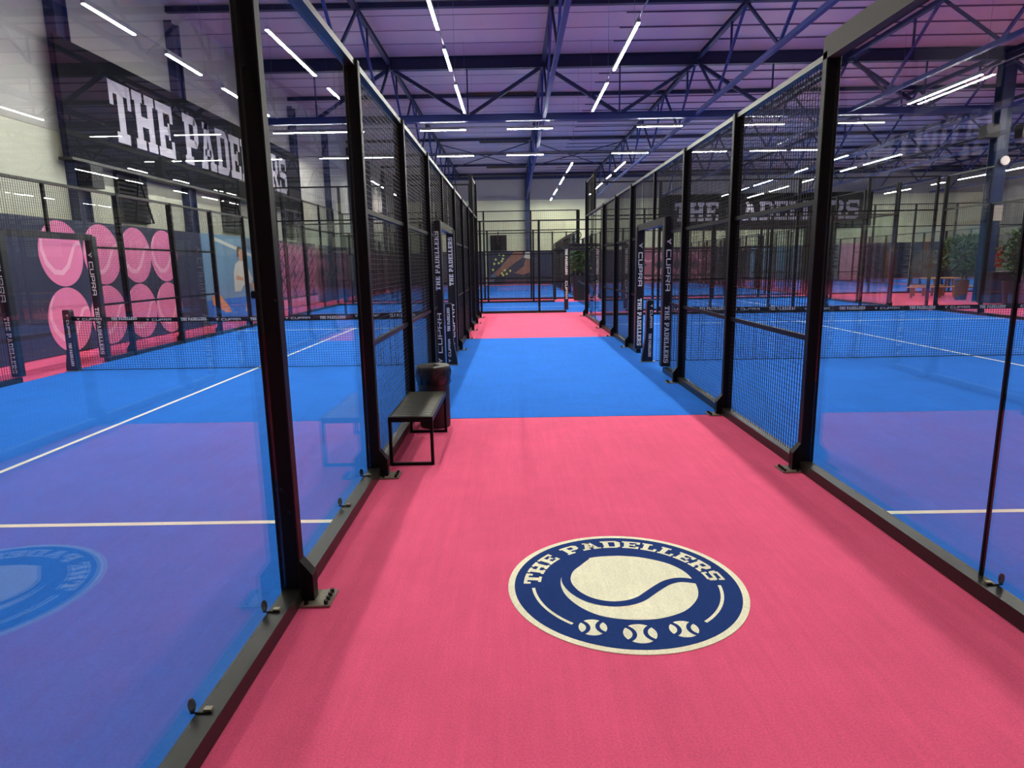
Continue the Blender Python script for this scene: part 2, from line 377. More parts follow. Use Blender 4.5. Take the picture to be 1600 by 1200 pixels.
def fence(label, loc, rz, s, L, bays, posts, nogusset=(), tall=(), gate=None, near=False, text='down', coarse=False, clips=(), bulk=False, cross=None):
    """bays: (y0, y1, kind); posts: (y, height); everything in the fence's own frame, running along +y, outside towards s*x"""
    g = root('court_fence', label, 'fence', loc, rz)
    D = .09
    def bx(a, b, y0, y1, z0, z1, mb=None): return (mb or MB()).box(s*a, s*b, y0, y1, z0, z1)
    # bottom rails, interrupted at the gate
    segs = [(0, L)] if not gate else [(0, gate[0]), (gate[1], L)]
    for a, b in segs:
        MB().box(s*.0, s*D, a, b, 0.004, .085).build('bottom_rail', 'rail_steel', g)
    for (a, b, kind) in bays:
        if kind == 'glass':
            pa = .039 if any(abs(p_[0]-a) < .1 for p_ in posts) else .006; pb = .039 if any(abs(p_[0]-b) < .1 for p_ in posts) else .006
            MB().box(s*.004, s*.016, max(a, 0)+pa, b-pb, .086, HT-.05).build('glass_pane', 'glass', g)
            if pb < .01: MB().box(s*.0, s*.020, b-.006, b+.006, .086, HT-.05).build('pane_joint', 'black_steel', g)
        elif kind == 'mesh':
            o = bpy.data.objects.new('mesh_panel', panel_mesh(b-a, .085, HT-.04, .096 if coarse else .048, .084 if coarse else .042, .006 if coarse else .0046)); COL.objects.link(o); o.parent = g; o.location = (s*.03, a, 0)
            for z in (1.085, 2.15):
                MB().box(s*.01, s*.05, a, b, z-.02, z+.02).build('mid_rail', 'black_steel', g)
        elif kind == 'gate':
            ztop = 2.36
            if not bulk:
                o = bpy.data.objects.new('mesh_panel', panel_mesh(b-a, ztop, HT-.04, .048, .042)); COL.objects.link(o); o.parent = g; o.location = (s*.03, a, 0)
    tr = MB().box(s*-.005, s*(D-.02), 0, L, HT-.045, HT)
    tr.build('top_rail', 'rail_steel', g)
    for (a, b) in tall:
        o = bpy.data.objects.new('mesh_panel', panel_mesh(b-a, HT, HT4, .048, .042)); COL.objects.link(o); o.parent = g; o.location = (s*.03, a, 0)
        MB().box(0, s*.05, a, b, HT4-.04, HT4).build('top_rail', 'rail_steel', g)
    if near:   # heavier head rail over the near glass
        MB().box(s*.0, s*D, near[0], near[1], HT-.05, HT+.105).build('head_rail', 'rail_dark', g)
    for (y, h) in posts:
        pw_ = .037; p = MB().hollow(s*-.018, s*D, y-pw_, y+pw_, .0, h)
        po = p.build('post', 'black_steel', g)
        if y not in nogusset:
            q = MB().prism([(s*D, .0), (s*(D+.062), .0), (s*(D+.062), .155), (s*D, .225)], y+.014, y+.034, axis='y') if False else \
                MB().add([(s*D,yy,0.) for yy in (y-.034, y+.034)] + [(s*(D+.062),yy,0.) for yy in (y-.034, y+.034)] + [(s*(D+.062),yy,.155) for yy in (y-.034, y+.034)] + [(s*D,yy,.235) for yy in (y-.034, y+.034)],
                         [(0,2,4,6),(7,5,3,1),(0,1,3,2),(2,3,5,4),(4,5,7,6)])
            q.build('gusset', 'black_steel', po)
            MB().box(s*D, s*(D+.155), y-.085, y+.085, .0041, .014).build('base_plate', 'zinc', po)
            if not bulk:
                for j in range(4): MB().cyl((s*(D+.13), y-.066+.04*j, .014), (s*(D+.13), y-.066+.04*j, .034), .011, n=8).build('anchor_bolt', 'bolt', po)
                MB().cyl((s*(D+.03), y-.07, .014), (s*(D+.03), y-.07, .03), .011, n=8).build('anchor_bolt', 'bolt', po)
    if gate:
        a, b = gate; zt = 2.33
        for yy, nm in ((a, 'near'), (b, 'far')):
            pd = MB().hollow(s*(-.02), s*.13, yy-.07, yy+.07, .10, zt+.02, .015).build('gate_post_pad', 'vinyl', g)
            face = yy-.0705
            tx = (pd, 'white_print')
            X0 = s*.055
            # words run down (or up) the face that looks along the fence, and on the walkway face
            hgt = .075
            if text == 'down':
                ex, ey = (0, 0, -1), (1, 0, 0)
                o1 = (X0-.038, face, 2.06); o2 = (X0-.038, face, 1.04)
            else:
                ex, ey = (0, 0, 1), (-1, 0, 0)
                o1 = (X0+.038, face, .20); o2 = (X0+.038, face, 1.34)
            if cross:
                if rz and s > 0:
                    write(tx, 'THE PADELLERS', SLAB, (s*.1315, yy-.035, 2.2), (0,0,-1), (0,1,0), hgt, .88)
                    write(tx, 'CUPRA', THIN, (s*.1315, yy-.035, 1.1), (0,0,-1), (0,1,0), hgt, .62, sp=.2)
                continue
            w1 = write(tx, '*', THIN, o1, ex, ey, hgt, .10)
            oo = Vector(o1)+Vector(ex)*.17
            write(tx, 'CUPRA', THIN, oo, ex, ey, hgt, .62, sp=.2)
            write(tx, 'THE PADELLERS', SLAB, o2, ex, ey, hgt, .88)
        MB().hollow(s*(-.005), s*.115, a, b, zt-.06, zt+.05, .02).build('gate_header_pad', 'vinyl_purple_reflect', g)
        if not bulk:
            MB().box(s*.012, s*.06, (a+b)/2-.025, (a+b)/2+.025, zt+.05, HT-.04).build('post', 'black_steel', g)
    for y in clips:
        c = MB().cyl((s*-.006, y, .10), (s*-.006, y+.006, .10), .001, n=6)
        c = MB()
        pts = [(s*(-.012+.014*math.cos(t_)), .118+.03*math.sin(t_)) for t_ in [i*math.pi/8 for i in range(16)]]
        c.prism(pts, y, y+.008, axis='y')
        c.box(s*-.02, s*.06, y, y+.006, .0855, .091)
        co = c.build('glass_clip', 'bolt', g)
        MB().box(s*.026, s*.055, y+.008, y+.03, .0855, .0975).build('clip_plate', 'zinc', co)
    return g

# our two walkway fences --------------------------------------------------
Lf = Y1-Y0
def yy(v): return v - Y0
P8 = YN-8-Y0; P6 = YN-6-Y0; P4 = YN-4-Y0; P2 = YN-2-Y0
Q2 = YN+2-Y0; Q4 = YN+4-Y0; Q6 = YN+6-Y0; Q8 = YN+8-Y0
GA, GB = YN-1.1-Y0, YN+1.1-Y0
bays = [(0, P8, 'glass'), (P8, P6, 'glass'), (P6, P4, 'mesh'), (P4, P2, 'mesh'), (P2, GA, 'mesh'), (GA, GB, 'gate'), (GB, Q2, 'mesh'), (Q2, Q4, 'mesh'), (Q4, Q6, 'mesh'), (Q6, Q8, 'glass'), (Q8, Lf, 'glass')]
fl = fence('black steel and glass fence on the left of the pink walkway, bench beside it', (XL, Y0, 0), 0, 1, Lf, bays,
      [(0.04, HT4), (P8, HT4), (P6, HT), (P4, HT), (P2, HT), (Q2, HT), (Q4, HT), (Q6, HT), (Q8, HT4), (Lf-.04, HT4)],
      tall=[(0, P8), (Q8, Lf)], gate=(GA, GB), text='up', clips=(yy(2.13), yy(2.84), yy(4.22), yy(4.86)))
fr = fence('black steel and glass court fence along the right side of the pink walkway', (XR, Y0, 0), 0, -1, Lf, bays,
      [(0.04, HT4), (P6, HT), (P4, HT), (P2, HT), (Q2, HT), (Q4, HT), (Q6, HT), (Lf-.04, HT4)],
      tall=[(0, P8), (Q8, Lf)], gate=(GA, GB), near=(0, P6+.034), text='down', clips=(yy(3.0),))
MB().box(-.012, -.085, Q8-.03, Q8+.03, HT, HT4).build('post', 'black_steel', fr)
# knobs and bolts on the nearest left post
for (z, dx) in ((1.62, .02), (1.56, .075), (.62, .03), (.50, .06), (2.6, .03), (2.5, .06)):
    MB().cyl((dx, P8-.037, z), (dx, P8-.049, z), .008, n=10).build('bolt_head', 'bolt', fl)
MB().cyl((-.03, P8-.03, 1.59), (.0, P8-.03, 1.59), .02, n=14).build('glass_stud', 'bolt', fl)

bays2 = [(0, P8, 'glass'), (P8, P6, 'glass'), (P6, P4, 'mesh'), (P4, P2, 'mesh'), (P2, GA, 'mesh'), (GA, GB, 'gate'), (GB, Q2, 'mesh'), (Q2, Q4, 'mesh'), (Q4, Q6, 'mesh'), (Q6, Q8, 'glass'), (Q8, Lf, 'glass')]
pp = [(0.04, HT4), (P8, HT), (P6, HT), (P4, HT), (P2, HT), (Q2, HT), (Q4, HT), (Q6, HT), (Q8, HT), (Lf-.04, HT4)]
fence('outer fence of the left court, in front of the tennis ball mural', (LX0, Y0, 0), 0, -1, Lf, bays2, pp, tall=[(Q8, Lf)], gate=(GA, GB), text='down')
fence('outer fence of the right court, in front of the picnic tables', (RX1, Y0, 0), 0, 1, Lf, bays2, pp, tall=[(Q8, Lf)], gate=(GA, GB), text='down', bulk=True)

# end walls: glass to 3.2 m, mesh to 4.2 m, running along x
def end_wall(label, x0, x1, y, outside, cat='fence', coarse=False):
    # local +y -> world +x (rz=-90deg): local +x -> world -y
    s = 1 if outside < 0 else -1
    g = root('end_wall', label, 'glass wall', (x0, y, 0), -math.pi/2)
    L = x1-x0; n = max(2, round(L/2.1)); st = L/n
    MB().box(0, s*.09, 0, L, .004, .085).build('bottom_rail', 'rail_steel', g)
    for i in range(n):
        a, b = i*st, (i+1)*st
        MB().box(s*.012, s*.024, a+.01, b-.01, .086, HT-.04).build('glass_pane', 'glass', g)
        o = bpy.data.objects.new('mesh_panel', panel_mesh(st, HT, HT4, .096 if coarse else .06, .084 if coarse else .06, .006 if coarse else .004)); COL.objects.link(o); o.parent = g; o.location = (s*.03, a, 0)
    for i in range(n+1):
        yv = min(max(i*st, .04), L-.04)
        MB().hollow(s*.025, s*.10, yv-.04, yv+.04, 0, HT4).build('post', 'black_steel', g)
    MB().box(s*.0, s*.07, 0, L, HT-.04, HT).build('middle_rail', 'black_steel', g)
    MB().box(s*.0, s*.06, 0, L, HT4-.04, HT4).build('top_rail', 'black_steel', g)
    return g
end_wall('tall glass end wall closing the far end of the left court', LX0+.15, XL-.1, Y1, 1)
end_wall('tall glass end wall closing the far end of the right court', XR+.1, RX1-.15, Y1, 1)

# crosswise court beyond the walkway
LA = AX1-AX0; gx = 1.86-AX0
def run_posts(L, g0, g1, step=2.05):
    ps = []; y = g0-.95
    while y > .3: ps.append(y); y -= step
    y = g1+.95
    while y < L-.3: ps.append(y); y += step
    return sorted(ps)
def long_fence(label, x, y, rz, s, L, g0, g1, glass_ends=2, coarse=True, cross=True, tall=()):
    ps = run_posts(L, g0, g1); e = [0]+ps
    cuts = sorted(set([0]+ps+[g0, g1, L])); bays = []
    for a, b in zip(cuts[:-1], cuts[1:]):
        if abs(a-g0) < .01: bays.append((a, b, 'gate')); continue
        bays.append((a, b, 'glass' if (a < 3.5 or b > L-3.5) else 'mesh'))
    return fence(label, (x, y, 0), rz, s, L, bays, [(.04, HT4)]+[(p, HT) for p in ps]+[(L-.04, HT4)], gate=(g0, g1), bulk=True, coarse=coarse, cross=cross, tall=tall)
long_fence('court fence facing the end of the walkway, with a gate at its right', AX0, AY0, -math.pi/2, 1, LA, gx, gx+2.1, coarse=False)
long_fence('fence on the far side of the crosswise court', AX0, AY1, -math.pi/2, -1, LA, gx, gx+2.1, coarse=False)
# words on the two pads that face the walkway
for (a, b, n) in CS:
    end_wall('tall end wall of the %s court in the rear row' % n, a, b, CY0, -1, coarse=True)
LC = CY1-CY0
for (a, b, n) in CS[:3]:
    long_fence('left side fence of the %s court in the rear row' % n, a, CY0, 0, -1, LC, LC/2-1.1, LC/2+1.1)
    long_fence('right side fence of the %s court in the rear row' % n, b, CY0, 0, 1, LC, LC/2-1.1, LC/2+1.1)
end_wall('tall end wall closing the left end of the crosswise court', 0, AY1-AY0, 0, -1).matrix_world = Matrix.Translation((AX0, AY0, 0))
end_wall('tall end wall closing the right end of the crosswise court', 0, AY1-AY0, 0, 1).matrix_world = Matrix.Translation((AX1, AY0, 0))

# ------------------------------------------------------------------ nets
def net(label, loc, rz, L, postx=(None, None), detail=True, postside=True, text=True):
    g = root('padel_net', label, 'net', loc, rz)
    zb = lambda x: .955 - .055*(1-abs(2*x/L-1)**2)   # sagging head band
    n = int(L/.5); mb = MB(); 
    for i in range(n):
        a, b = L*i/n, L*(i+1)/n
        za, zc = zb(a), zb(b)
        v = [(a,-.006,za-.075),(b,-.006,zc-.075),(b,-.006,zc),(a,-.006,za),(a,.006,za-.075),(b,.006,zc-.075),(b,.006,zc),(a,.006,za)]
        mb.add(v, [(0,1,2,3),(7,6,5,4),(3,2,6,7),(1,0,4,5)])
    band = mb.build('head_band', 'vinyl', g)
    mb = MB(); w = .0018 if detail else .003; st = .043 if detail else .1
    k = int(L/st)
    for i in range(k+1):
        x = L*i/k
        mb.add([(x-w,-w,.02),(x+w,-w,.02),(x+w,w,.02),(x-w,w,.02),(x-w,-w,zb(x)-.07),(x+w,-w,zb(x)-.07),(x+w,w,zb(x)-.07),(x-w,w,zb(x)-.07)], [(0,1,5,4),(1,2,6,5),(2,3,7,6),(3,0,4,7)])
    rows = int(.86/st)
    for j in range(rows):
        t0 = j/rows
        for i in range(n):
            a, b = L*i/n, L*(i+1)/n
            za = .02+(zb(a)-.09)*t0; zc = .02+(zb(b)-.09)*t0; hw = w if j else .006
            mb.add([(a,-w,za-hw),(b,-w,zc-hw),(b,-w,zc+hw),(a,-w,za+hw),(a,w,za-hw),(b,w,zc-hw),(b,w,zc+hw),(a,w,za+hw)], [(0,1,2,3),(7,6,5,4),(3,2,6,7),(1,0,4,5)])
    nn = mb.build('netting', 'net', g); nn['kind'] = 'stuff'
    if text:
        tx = (band, 'white_print'); x = .12
        while x < L-1.2:
            z = zb(x+.3)-.062; e = (1, 0, 0); u = (0, 0, 1); yf = -.0075
            write(tx, '*', THIN, (x, yf, z), e, u, .048, .055)
            write(tx, 'CUPRA', THIN, (x+.10, yf, z+.006), e, u, .036, .33, sp=.2)
            write(tx, 'THE PADELLERS', SLAB, (x+.60, yf, z), e, u, .048, .44)
            x += 1.2
    return g
def net_post(g, x, s, words='down'):
    """padded end post of a net, base flaring towards s; local frame of the net"""
    w = .06
    P = [(x-s*w, .02), (x-s*w, 1.04), (x-s*w*.8, 1.07), (x+s*w*.8, 1.07), (x+s*w, 1.04), (x+s*w*1.15, .42), (x+s*w*2.0, .12), (x+s*w*2.1, .02)]
    if s < 0: P = P[::-1]
    mb = MB(); mb.prism(P, -.06, .06, axis='y')
    po = mb.build('net_post', 'vinyl', g)
    MB().box(x-.10, x+.14 if s > 0 else x+.10, -.07, .07, .0041, .016).build('base_plate', 'zinc', po) if s > 0 else MB().box(x-.14, x+.10, -.07, .07, .0041, .016).build('base_plate', 'zinc', po)
    tx = (po, 'white_print')
    if words == 'down': ex, ey, o1, o2 = (0,0,-1), (1,0,0), (x-.005, -.0615, 1.0), (x-.02, -.0615, .50)
    else: ex, ey, o1, o2 = (0,0,1), (-1,0,0), (x+.02, -.0615, .06), (x+.02, -.0615, .60)
    write(tx, '*', THIN, o1, ex, ey, .045, .05); write(tx, 'CUPRA', THIN, Vector(o1)+Vector(ex)*.1, ex, ey, .04, .30, sp=.2)
    write(tx, 'THE PADELLERS', SLAB, o2, ex, ey, .045, .40)
n1 = net('dark net across the left court with a lettered head band', (LX0+.12, YN, 0), 0, XL-LX0-.16)
net_post(n1, -.02, -1, 'down'); net_post(n1, XL-LX0-.16+.13, 1, 'up')
n2 = net('dark net across the right court with a lettered head band', (XR+.05, YN, 0), 0, RX1-XR-.2)
net_post(n2, -.13, -1, 'down'); net_post(n2, RX1-XR-.2+.05, 1, 'up')
for (a, b, n) in CS[:3]:
    net('dark net across the %s court in the rear row' % n, (a+.1, 42.55, 0), 0, b-a-.2, detail=False, text=False)
net('dark net of the crosswise court, seen end on beyond the walkway gate', (2.9, AY0+.1, 0), math.pi/2, AY1-AY0-.2, detail=False, text=False)

# white words on the gate pads of the crosswise court (seen from the walkway)
def strip_words(x, y, z0, z1, par, w=.07):
    tx = MB(); L = z1-z0
    write(tx, 'THE PADELLERS', SLAB, (x-w/2, y, z1), (0,0,-1), (1,0,0), w, L*.46)
    write(tx, 'CUPRA', THIN, (x-w/2, y, z1-L*.56), (0,0,-1), (1,0,0), w, L*.36, sp=.2)
    return tx

# ------------------------------------------------------------------ logo woven into the pink turf
def logo():
    cx, cy, Rr = .578, 3.215, .632
    g = root('turf_logo', 'round navy and cream club logo inlaid in the pink walkway turf', 'logo', (cx, cy, 0))
    def disc(r, z, m, name, par, c=(0, 0), n=96, squash=1.0):
        mb = MB(); pts = [(c[0]+r*math.cos(2*math.pi*i/n), c[1]+r*math.sin(2*math.pi*i/n)*squash) for i in range(n)]
        mb.prism(pts, .0005, z); return mb.build(name, m, par)
    disc(Rr, .004, 'turf_cream', 'cream_rim', g)
    disc(Rr*.945, .0055, 'turf_navy', 'navy_disc', g)
    def curve_band(pts, w0, z0, z1, mb, close=False, taper=True):
        n = len(pts); Ls = []; Rs = []
        for i, p in enumerate(pts):
            a = Vector(pts[max(0, i-1)]); b = Vector(pts[min(n-1, i+1)]); d = (b-a).normalized(); nn = Vector((-d.y, d.x))
            w = w0 if not taper else w0*min(1, .25+min(i, n-1-i)*.5)
            Ls.append(Vector(p)+nn*w/2); Rs.append(Vector(p)-nn*w/2)
        for i in range(n-1):
            q = [Ls[i], Rs[i], Rs[i+1], Ls[i+1]]
            mb.add([(x, y, z1) for x, y in q], [(0,1,2,3)])
    def smooth(pts, k=6):
        out = []
        for i in range(len(pts)-1):
            p0 = Vector(pts[max(0, i-1)]); p1 = Vector(pts[i]); p2 = Vector(pts[i+1]); p3 = Vector(pts[min(len(pts)-1, i+2)])
            for j in range(k):
                t_ = j/k
                out.append(.5*((2*p1)+(-p0+p2)*t_+(2*p0-5*p1+4*p2-p3)*t_*t_+(-p0+3*p1-3*p2+p3)*t_**3))
        out.append(Vector(pts[-1])); return out
    raw = [(0.590,3.559),(0.718,3.534),(0.851,3.458),(0.925,3.36),(0.952,3.246),(0.946,3.133),(0.908,3.036),(0.825,2.938),(0.708,2.878),(0.611,2.863),(0.497,2.872),(0.395,2.91),(0.315,2.985),(0.257,3.086),(0.232,3.188),(0.236,3.29),(0.275,3.400),(0.345,3.487),(0.450,3.545),(0.590,3.559)]
    pts = smooth([(x-cx, y-cy) for x, y in raw])
    MB().prism([(p.x, p.y) for p in pts[::-1][:-1]][::-1], .0055, .0068).build('ball_print', 'turf_cream', g)
    raw = [(0.400,3.540),(0.345,3.465),(0.285,3.375),(0.262,3.265),(0.285,3.165),(0.332,3.089),(0.393,3.039),(0.471,3.013),(0.554,3.020),(0.626,3.055),(0.687,3.115),(0.752,3.181),(0.815,3.232),(0.89,3.253),(0.985,3.225)]
    mb = MB(); curve_band(smooth([(x-cx, y-cy) for x, y in raw]), .050, .0, .0078, mb, taper=False); mb.build('seam_print', 'turf_navy', g)
    # lettering on the arc
    full, w = text_polys('THE PADELLERS', SLAB, .10, .50)
    nthe = len(text_polys('THE', SLAB, .10, .50)[0])
    r0 = .455; h = .094; a0, a1 = math.radians(177.5), math.radians(3.5)
    for ps in (full[:nthe], full[nthe:]):
        mb = MB()
        for p in ps:
            q = []
            # subdivide long edges so the letters bend with the ring
            for i in range(len(p)):
                x0, y0 = p[i]; x1, y1 = p[(i+1) % len(p)]; kk = max(1, int(abs(x1-x0)/.15))
                for j in range(kk): q.append((x0+(x1-x0)*j/kk, y0+(y1-y0)*j/kk))
            mb.poly([(math.cos(a0+(a1-a0)*x/w)*(r0+y_*h), math.sin(a0+(a1-a0)*x/w)*(r0+y_*h), .0068) for x, y_ in q])
        mb.build('lettering', 'turf_cream', g)
    # side arcs
    for A, B in ((183, 230), (-3, -50)):
        mb = MB(); r = .497
        pts = [(r*math.cos(math.radians(A+(B-A)*i/20)), r*math.sin(math.radians(A+(B-A)*i/20))) for i in range(21)]
        curve_band(pts, .017, 0, .0068, mb, taper=False); mb.build('arc_print', 'turf_cream', g)
    for (x, y_, r) in ((.352, 2.803, .068), (.566, 2.745, .079), (.779, 2.778, .069)):
        bo = disc(r, .0068, 'turf_cream', 'small_ball_print', g, (x-cx, y_-cy), 40)
        for sg in (-1, 1):
            mb = MB(); rr = r*.85; ccx = x-cx+sg*r*1.18
            pts = [(ccx-sg*rr*math.cos(math.radians(q)), y_-cy+rr*math.sin(math.radians(q))) for q in range(-62, 63, 6)]
            curve_band(pts, .021, 0, .0078, mb, taper=False); mb.build('seam_print', 'turf_navy', bo)
logo()

# ------------------------------------------------------------------ bench and bin
def bench():
    x0, x1, y0, y1, h = -1.10, -.715, 5.39, 6.53, .435
    g = root('bench', 'black steel slatted bench against the left fence, bin behind it', 'bench', (x0, y0, 0)); W = x1-x0; L = y1-y0; t_ = .026
    fr_ = MB().box(0, W, 0, t_, h-.045, h).box(0, W, L-t_, L, h-.045, h).box(0, t_, t_, L-t_, h-.045, h).box(W-t_, W, t_, L-t_, h-.045, h)
    fr_.build('seat_frame', 'black_steel', g)
    n = 17; st = (L-2*t_)/n
    for i in range(n): MB().box(t_, W-t_, t_+i*st+.006, t_+(i+1)*st-.006, h-.014, h+.002).build('slat', 'bench_slat', g)
    sp = MB()
    for i in range(5): sp.box(t_+(W-2*t_)*(i+.5)/5-.006, t_+(W-2*t_)*(i+.5)/5+.006, t_, L-t_, h-.03, h-.015)
    sp.build('slat_support', 'black_steel', g)
    for ya in (0, L-t_):
        for xa in (0, W-t_): MB().box(xa, xa+t_, ya, ya+t_, .002, h-.045).build('leg', 'black_steel', g)
        MB().box(t_, W-t_, ya, ya+t_, .002, .026).build('foot_bar', 'black_steel', g)
bench()
def bin_():
    cx, cy = -.872, 6.80
    g = root('litter_bin', 'round dark bin with a black bag turned over its rim, behind the bench', 'bin', (cx, cy, 0))
    MB().lathe((0,0,0), [(0,.003),(.160,.003),(.165,.02),(.168,.52),(.170,.58),(.160,.58),(.155,.03),(0,.03)], 40).build('body', 'bin_body', g, True)
    mb = MB(); n = 72; prof = [(.176,.635),(.184,.60),(.184,.55),(.180,.49),(.173,.475)]
    v = []
    for k, (r, z) in enumerate(prof):
        for i in range(n):
            a = 2*math.pi*i/n; rr = r + .006*math.sin(a*9+k*1.7)+.004*math.sin(a*17+k); zz = z+.012*math.sin(a*5+1.3*k)*(k > 1)
            v.append((rr*math.cos(a), rr*math.sin(a), zz))
    f = [(k*n+i, k*n+(i+1) % n, (k+1)*n+(i+1) % n, (k+1)*n+i) for k in range(len(prof)-1) for i in range(n)]
    mb.add(v, f); mb.build('bin_bag', 'bin_bag', g, True)
    MB().lathe((0,0,0), [(.165,.60),(.176,.64),(.178,.660),(.168,.668),(.075,.662),(.066,.655),(.066,.60)], 48).build('lid_ring', 'bin_lid', g, True)
    MB().box(-.075, .0, -.03, .02, .664, .672).build('lid_flap', 'zinc', g)
bin_()

# ------------------------------------------------------------------ lights
ZL = 6.68; KL = 1.198
led = None
def strip(cx, cy, along, label, group, zl=None):
    global led
    g = root('hanging_strip_light', label, 'light', (cx, cy, zl or ZL), 0 if along == 'y' else -math.pi/2, group)
    L = 1.42*KL
    if zl: g.scale = (1, (zl-CAM_H)/(5.86-CAM_H)/KL, 1)
    if led is None:
        a = MB().box(-.038, .038, -L/2, L/2, .0, .075)
        b = MB().box(-.026, .026, -L/2+.01, L/2-.01, -.012, .0)
        led = (a.build('housing', 'track', g), b.build('diffuser', 'led', g))
    else:
        inst(led[0], 'housing', g); inst(led[1], 'diffuser', g)
def row(axis, fixed, centres, where, group, track=True, kl=None):
    kl = kl or KL; ZL = CAM_H + (5.86-CAM_H)*kl
    fixed *= kl; centres = [c*kl for c in centres if c*kl < 54]
    lo, hi = min(centres)-1.5, max(centres)+1.5
    if track:
        if axis == 'y': g = root('lighting_track', 'thin grey track with strip lights '+where, 'lighting track', (fixed, lo, ZL+.077))
        else: g = root('lighting_track', 'thin grey track with strip lights '+where, 'lighting track', (lo, fixed, ZL+.077), -math.pi/2)
        Lt = hi-lo
        MB().box(-.012, .012, 0, Lt, 0, .03).build('rail', 'track', g)
        n = max(2, int(Lt/4)); 
        for i in range(n+1):
            yv = .2+(Lt-.4)*i/n; MB().box(-.003, .003, yv-.003, yv+.003, .035, ROOF-ZL-.08).build('hanger_wire', 'track', g)
    for i, c in enumerate(sorted(centres)):
        nm = ORD[i] if i < len(ORD) else str(i+1)
        pos = ('%s from the camera' % nm if nm != 'nearest' else 'nearest the camera') if axis == 'y' else ('%s from the left' % nm if nm != 'nearest' else 'leftmost')
        strip(fixed if axis == 'y' else c, c if axis == 'y' else fixed, axis, 'strip light %s, %s' % (pos, where), group, ZL)
def seg(*a):
    out = []
    for s0, k in a:
        for j in range(k): out.append(s0+.71+1.43*j)
    return out
row('y', -1.28, seg((-3.5,1),(3.0,1),(6.8,1),(9.1,1),(11.06,1),(13.55,1),(16.1,2)), 'above the left walkway fence', 'strip lights above the left walkway fence')  # unseen strips nearest the camera, in this and the next rows, added for illumination
row('y', 2.28, seg((-3.5,1),(3.0,1),(6.8,2),(12.3,2),(16.15,2)), 'above the right walkway fence', 'strip lights above the right walkway fence')
row('y', -6.7, seg((3.0,1),(6.8,2),(11.03,1),(13.52,1),(16.0,2)), 'over the outer side of the left court', 'strip lights over the left court', kl=1.06)
row('y', 10.95, seg((3.0,1),(6.8,2),(11.5,2),(16.0,2)), 'over the outer side of the right court', 'strip lights over the right court')
row('x', 21.2, seg((-7.42,2),(-2.83,1),(-.12,1),(3.93,1),(7.1,1),(10.2,1)), 'above the near side of the crosswise court', 'strip lights above the near side of the crosswise court')
row('x', 26.1, seg((-7.42,2),(-2.87,1),(-.18,1),(3.87,1),(6.9,1),(9.2,1),(10.8,1)), 'above the far side of the crosswise court', 'strip lights above the far side of the crosswise court')
row('y', 2.56, seg((28.3,2),(32.9,2),(38.0,2),(43.,2),(48.,2)), 'over the left rear court', 'strip lights over the rear courts')
row('y', 4.78, seg((28.3,2),(32.3,1),(35.5,2),(40.5,2),(46.,2)), 'over the near edge of the middle rear court', 'strip lights over the rear courts')
row('y', 13.75, seg((27.6,1),(31.2,1),(35.2,2),(38.9,1),(42.3,1),(47,2)), 'over the outer edge of the middle rear court', 'strip lights over the rear courts')
row('y', 15.92, seg((27.6,2),(31.1,1),(35.4,1),(38.5,2),(42.3,2),(48,2)), 'over the near edge of the right rear court', 'strip lights over the rear courts')
row('y', 24.5, seg((29.,2),(32.1,1),(34.,2),(37.7,1),(41.1,2),(46,2)), 'over the outer edge of the right rear court', 'strip lights over the rear courts')
row('y', -6.9, seg((33.,2),(39.,2),(45.,2)), 'over the outer edge of the left rear court', 'strip lights over the rear courts')
row('y', 16.3, seg((6.,2),(12.,2),(18.,2)), 'over the picnic corridor', 'strip lights over the picnic corridor')
row('y', 24., seg((4.,2),(10.,2),(16.,2)), 'over the court beyond the picnic corridor', 'strip lights over the court beyond the picnic corridor')

# ------------------------------------------------------------------ roof steel
TX = [-4.3, 1.2, 6.7, 12.2, 17.7, 23.2, 28.7, 34.2]; ZT, ZB = 8.83, 6.97
for ti, x in enumerate(TX):
    where = ['over the left court', 'over the middle of the walkway', 'over the near side of the right court', 'over the far side of the right court', 'over the picnic corridor', 'first beyond the picnic corridor', 'second beyond the picnic corridor', 'nearest the right wall'][ti]
    g = root('roof_truss', 'lengthwise blue steel roof truss %s' % where, 'roof truss', (x, -10.2, 0))
    Lt = WFY-.3+10.2; yl = lambda w: w+10.2
    MB().box(-.07, .07, 0, Lt, ZT-.07, ZT-.05).box(-.012, .012, 0, Lt, ZT-.05, ZT+.05).box(-.07, .07, 0, Lt, ZT+.05, ZT+.07).build('top_chord', 'truss_navy', g)
    MB().box(-.06, .06, 0, Lt, ZB-.08, ZB+.04).build('bottom_chord', 'truss_blue', g)
    nodes = [24.8+5*i for i in range(-6, 6)]
    for ny in nodes:
        for sg in (-1, 1):
            MB().bar((0, yl(ny)+sg*.1, ZT-.05), (0, yl(ny)+sg*2.5, ZB), .07).build('web_member', 'truss_blue' if sg > 0 else 'truss_navy', g)
        if ti < 5: MB().box(-.03, .03, yl(ny)+1.2, yl(ny)+1.25, (ZT+ZB)/2, ZT-.05).build('web_post', 'truss_navy', g)
g = root('roof_truss', 'big crosswise blue steel truss spanning the hall beyond the walkway', 'roof truss', (0, 24.8, 0))
mb = MB().box(WLX+.05, WRX, -.12, .12, ZT-.21, ZT-.185).box(WLX+.05, WRX, -.012, .012, ZT-.185, ZT+.185).box(WLX+.05, WRX, -.12, .12, ZT+.185, ZT+.21)
mb.build('top_chord', 'truss_dark', g)
MB().box(WLX+.05, WRX, -.10, .10, ZB-.13, ZB-.09).box(WLX+.05, WRX, -.012, .012, ZB-.09, ZB+.09).box(WLX+.05, WRX, -.10, .10, ZB+.09, ZB+.11).build('bottom_chord', 'truss_blue', g)
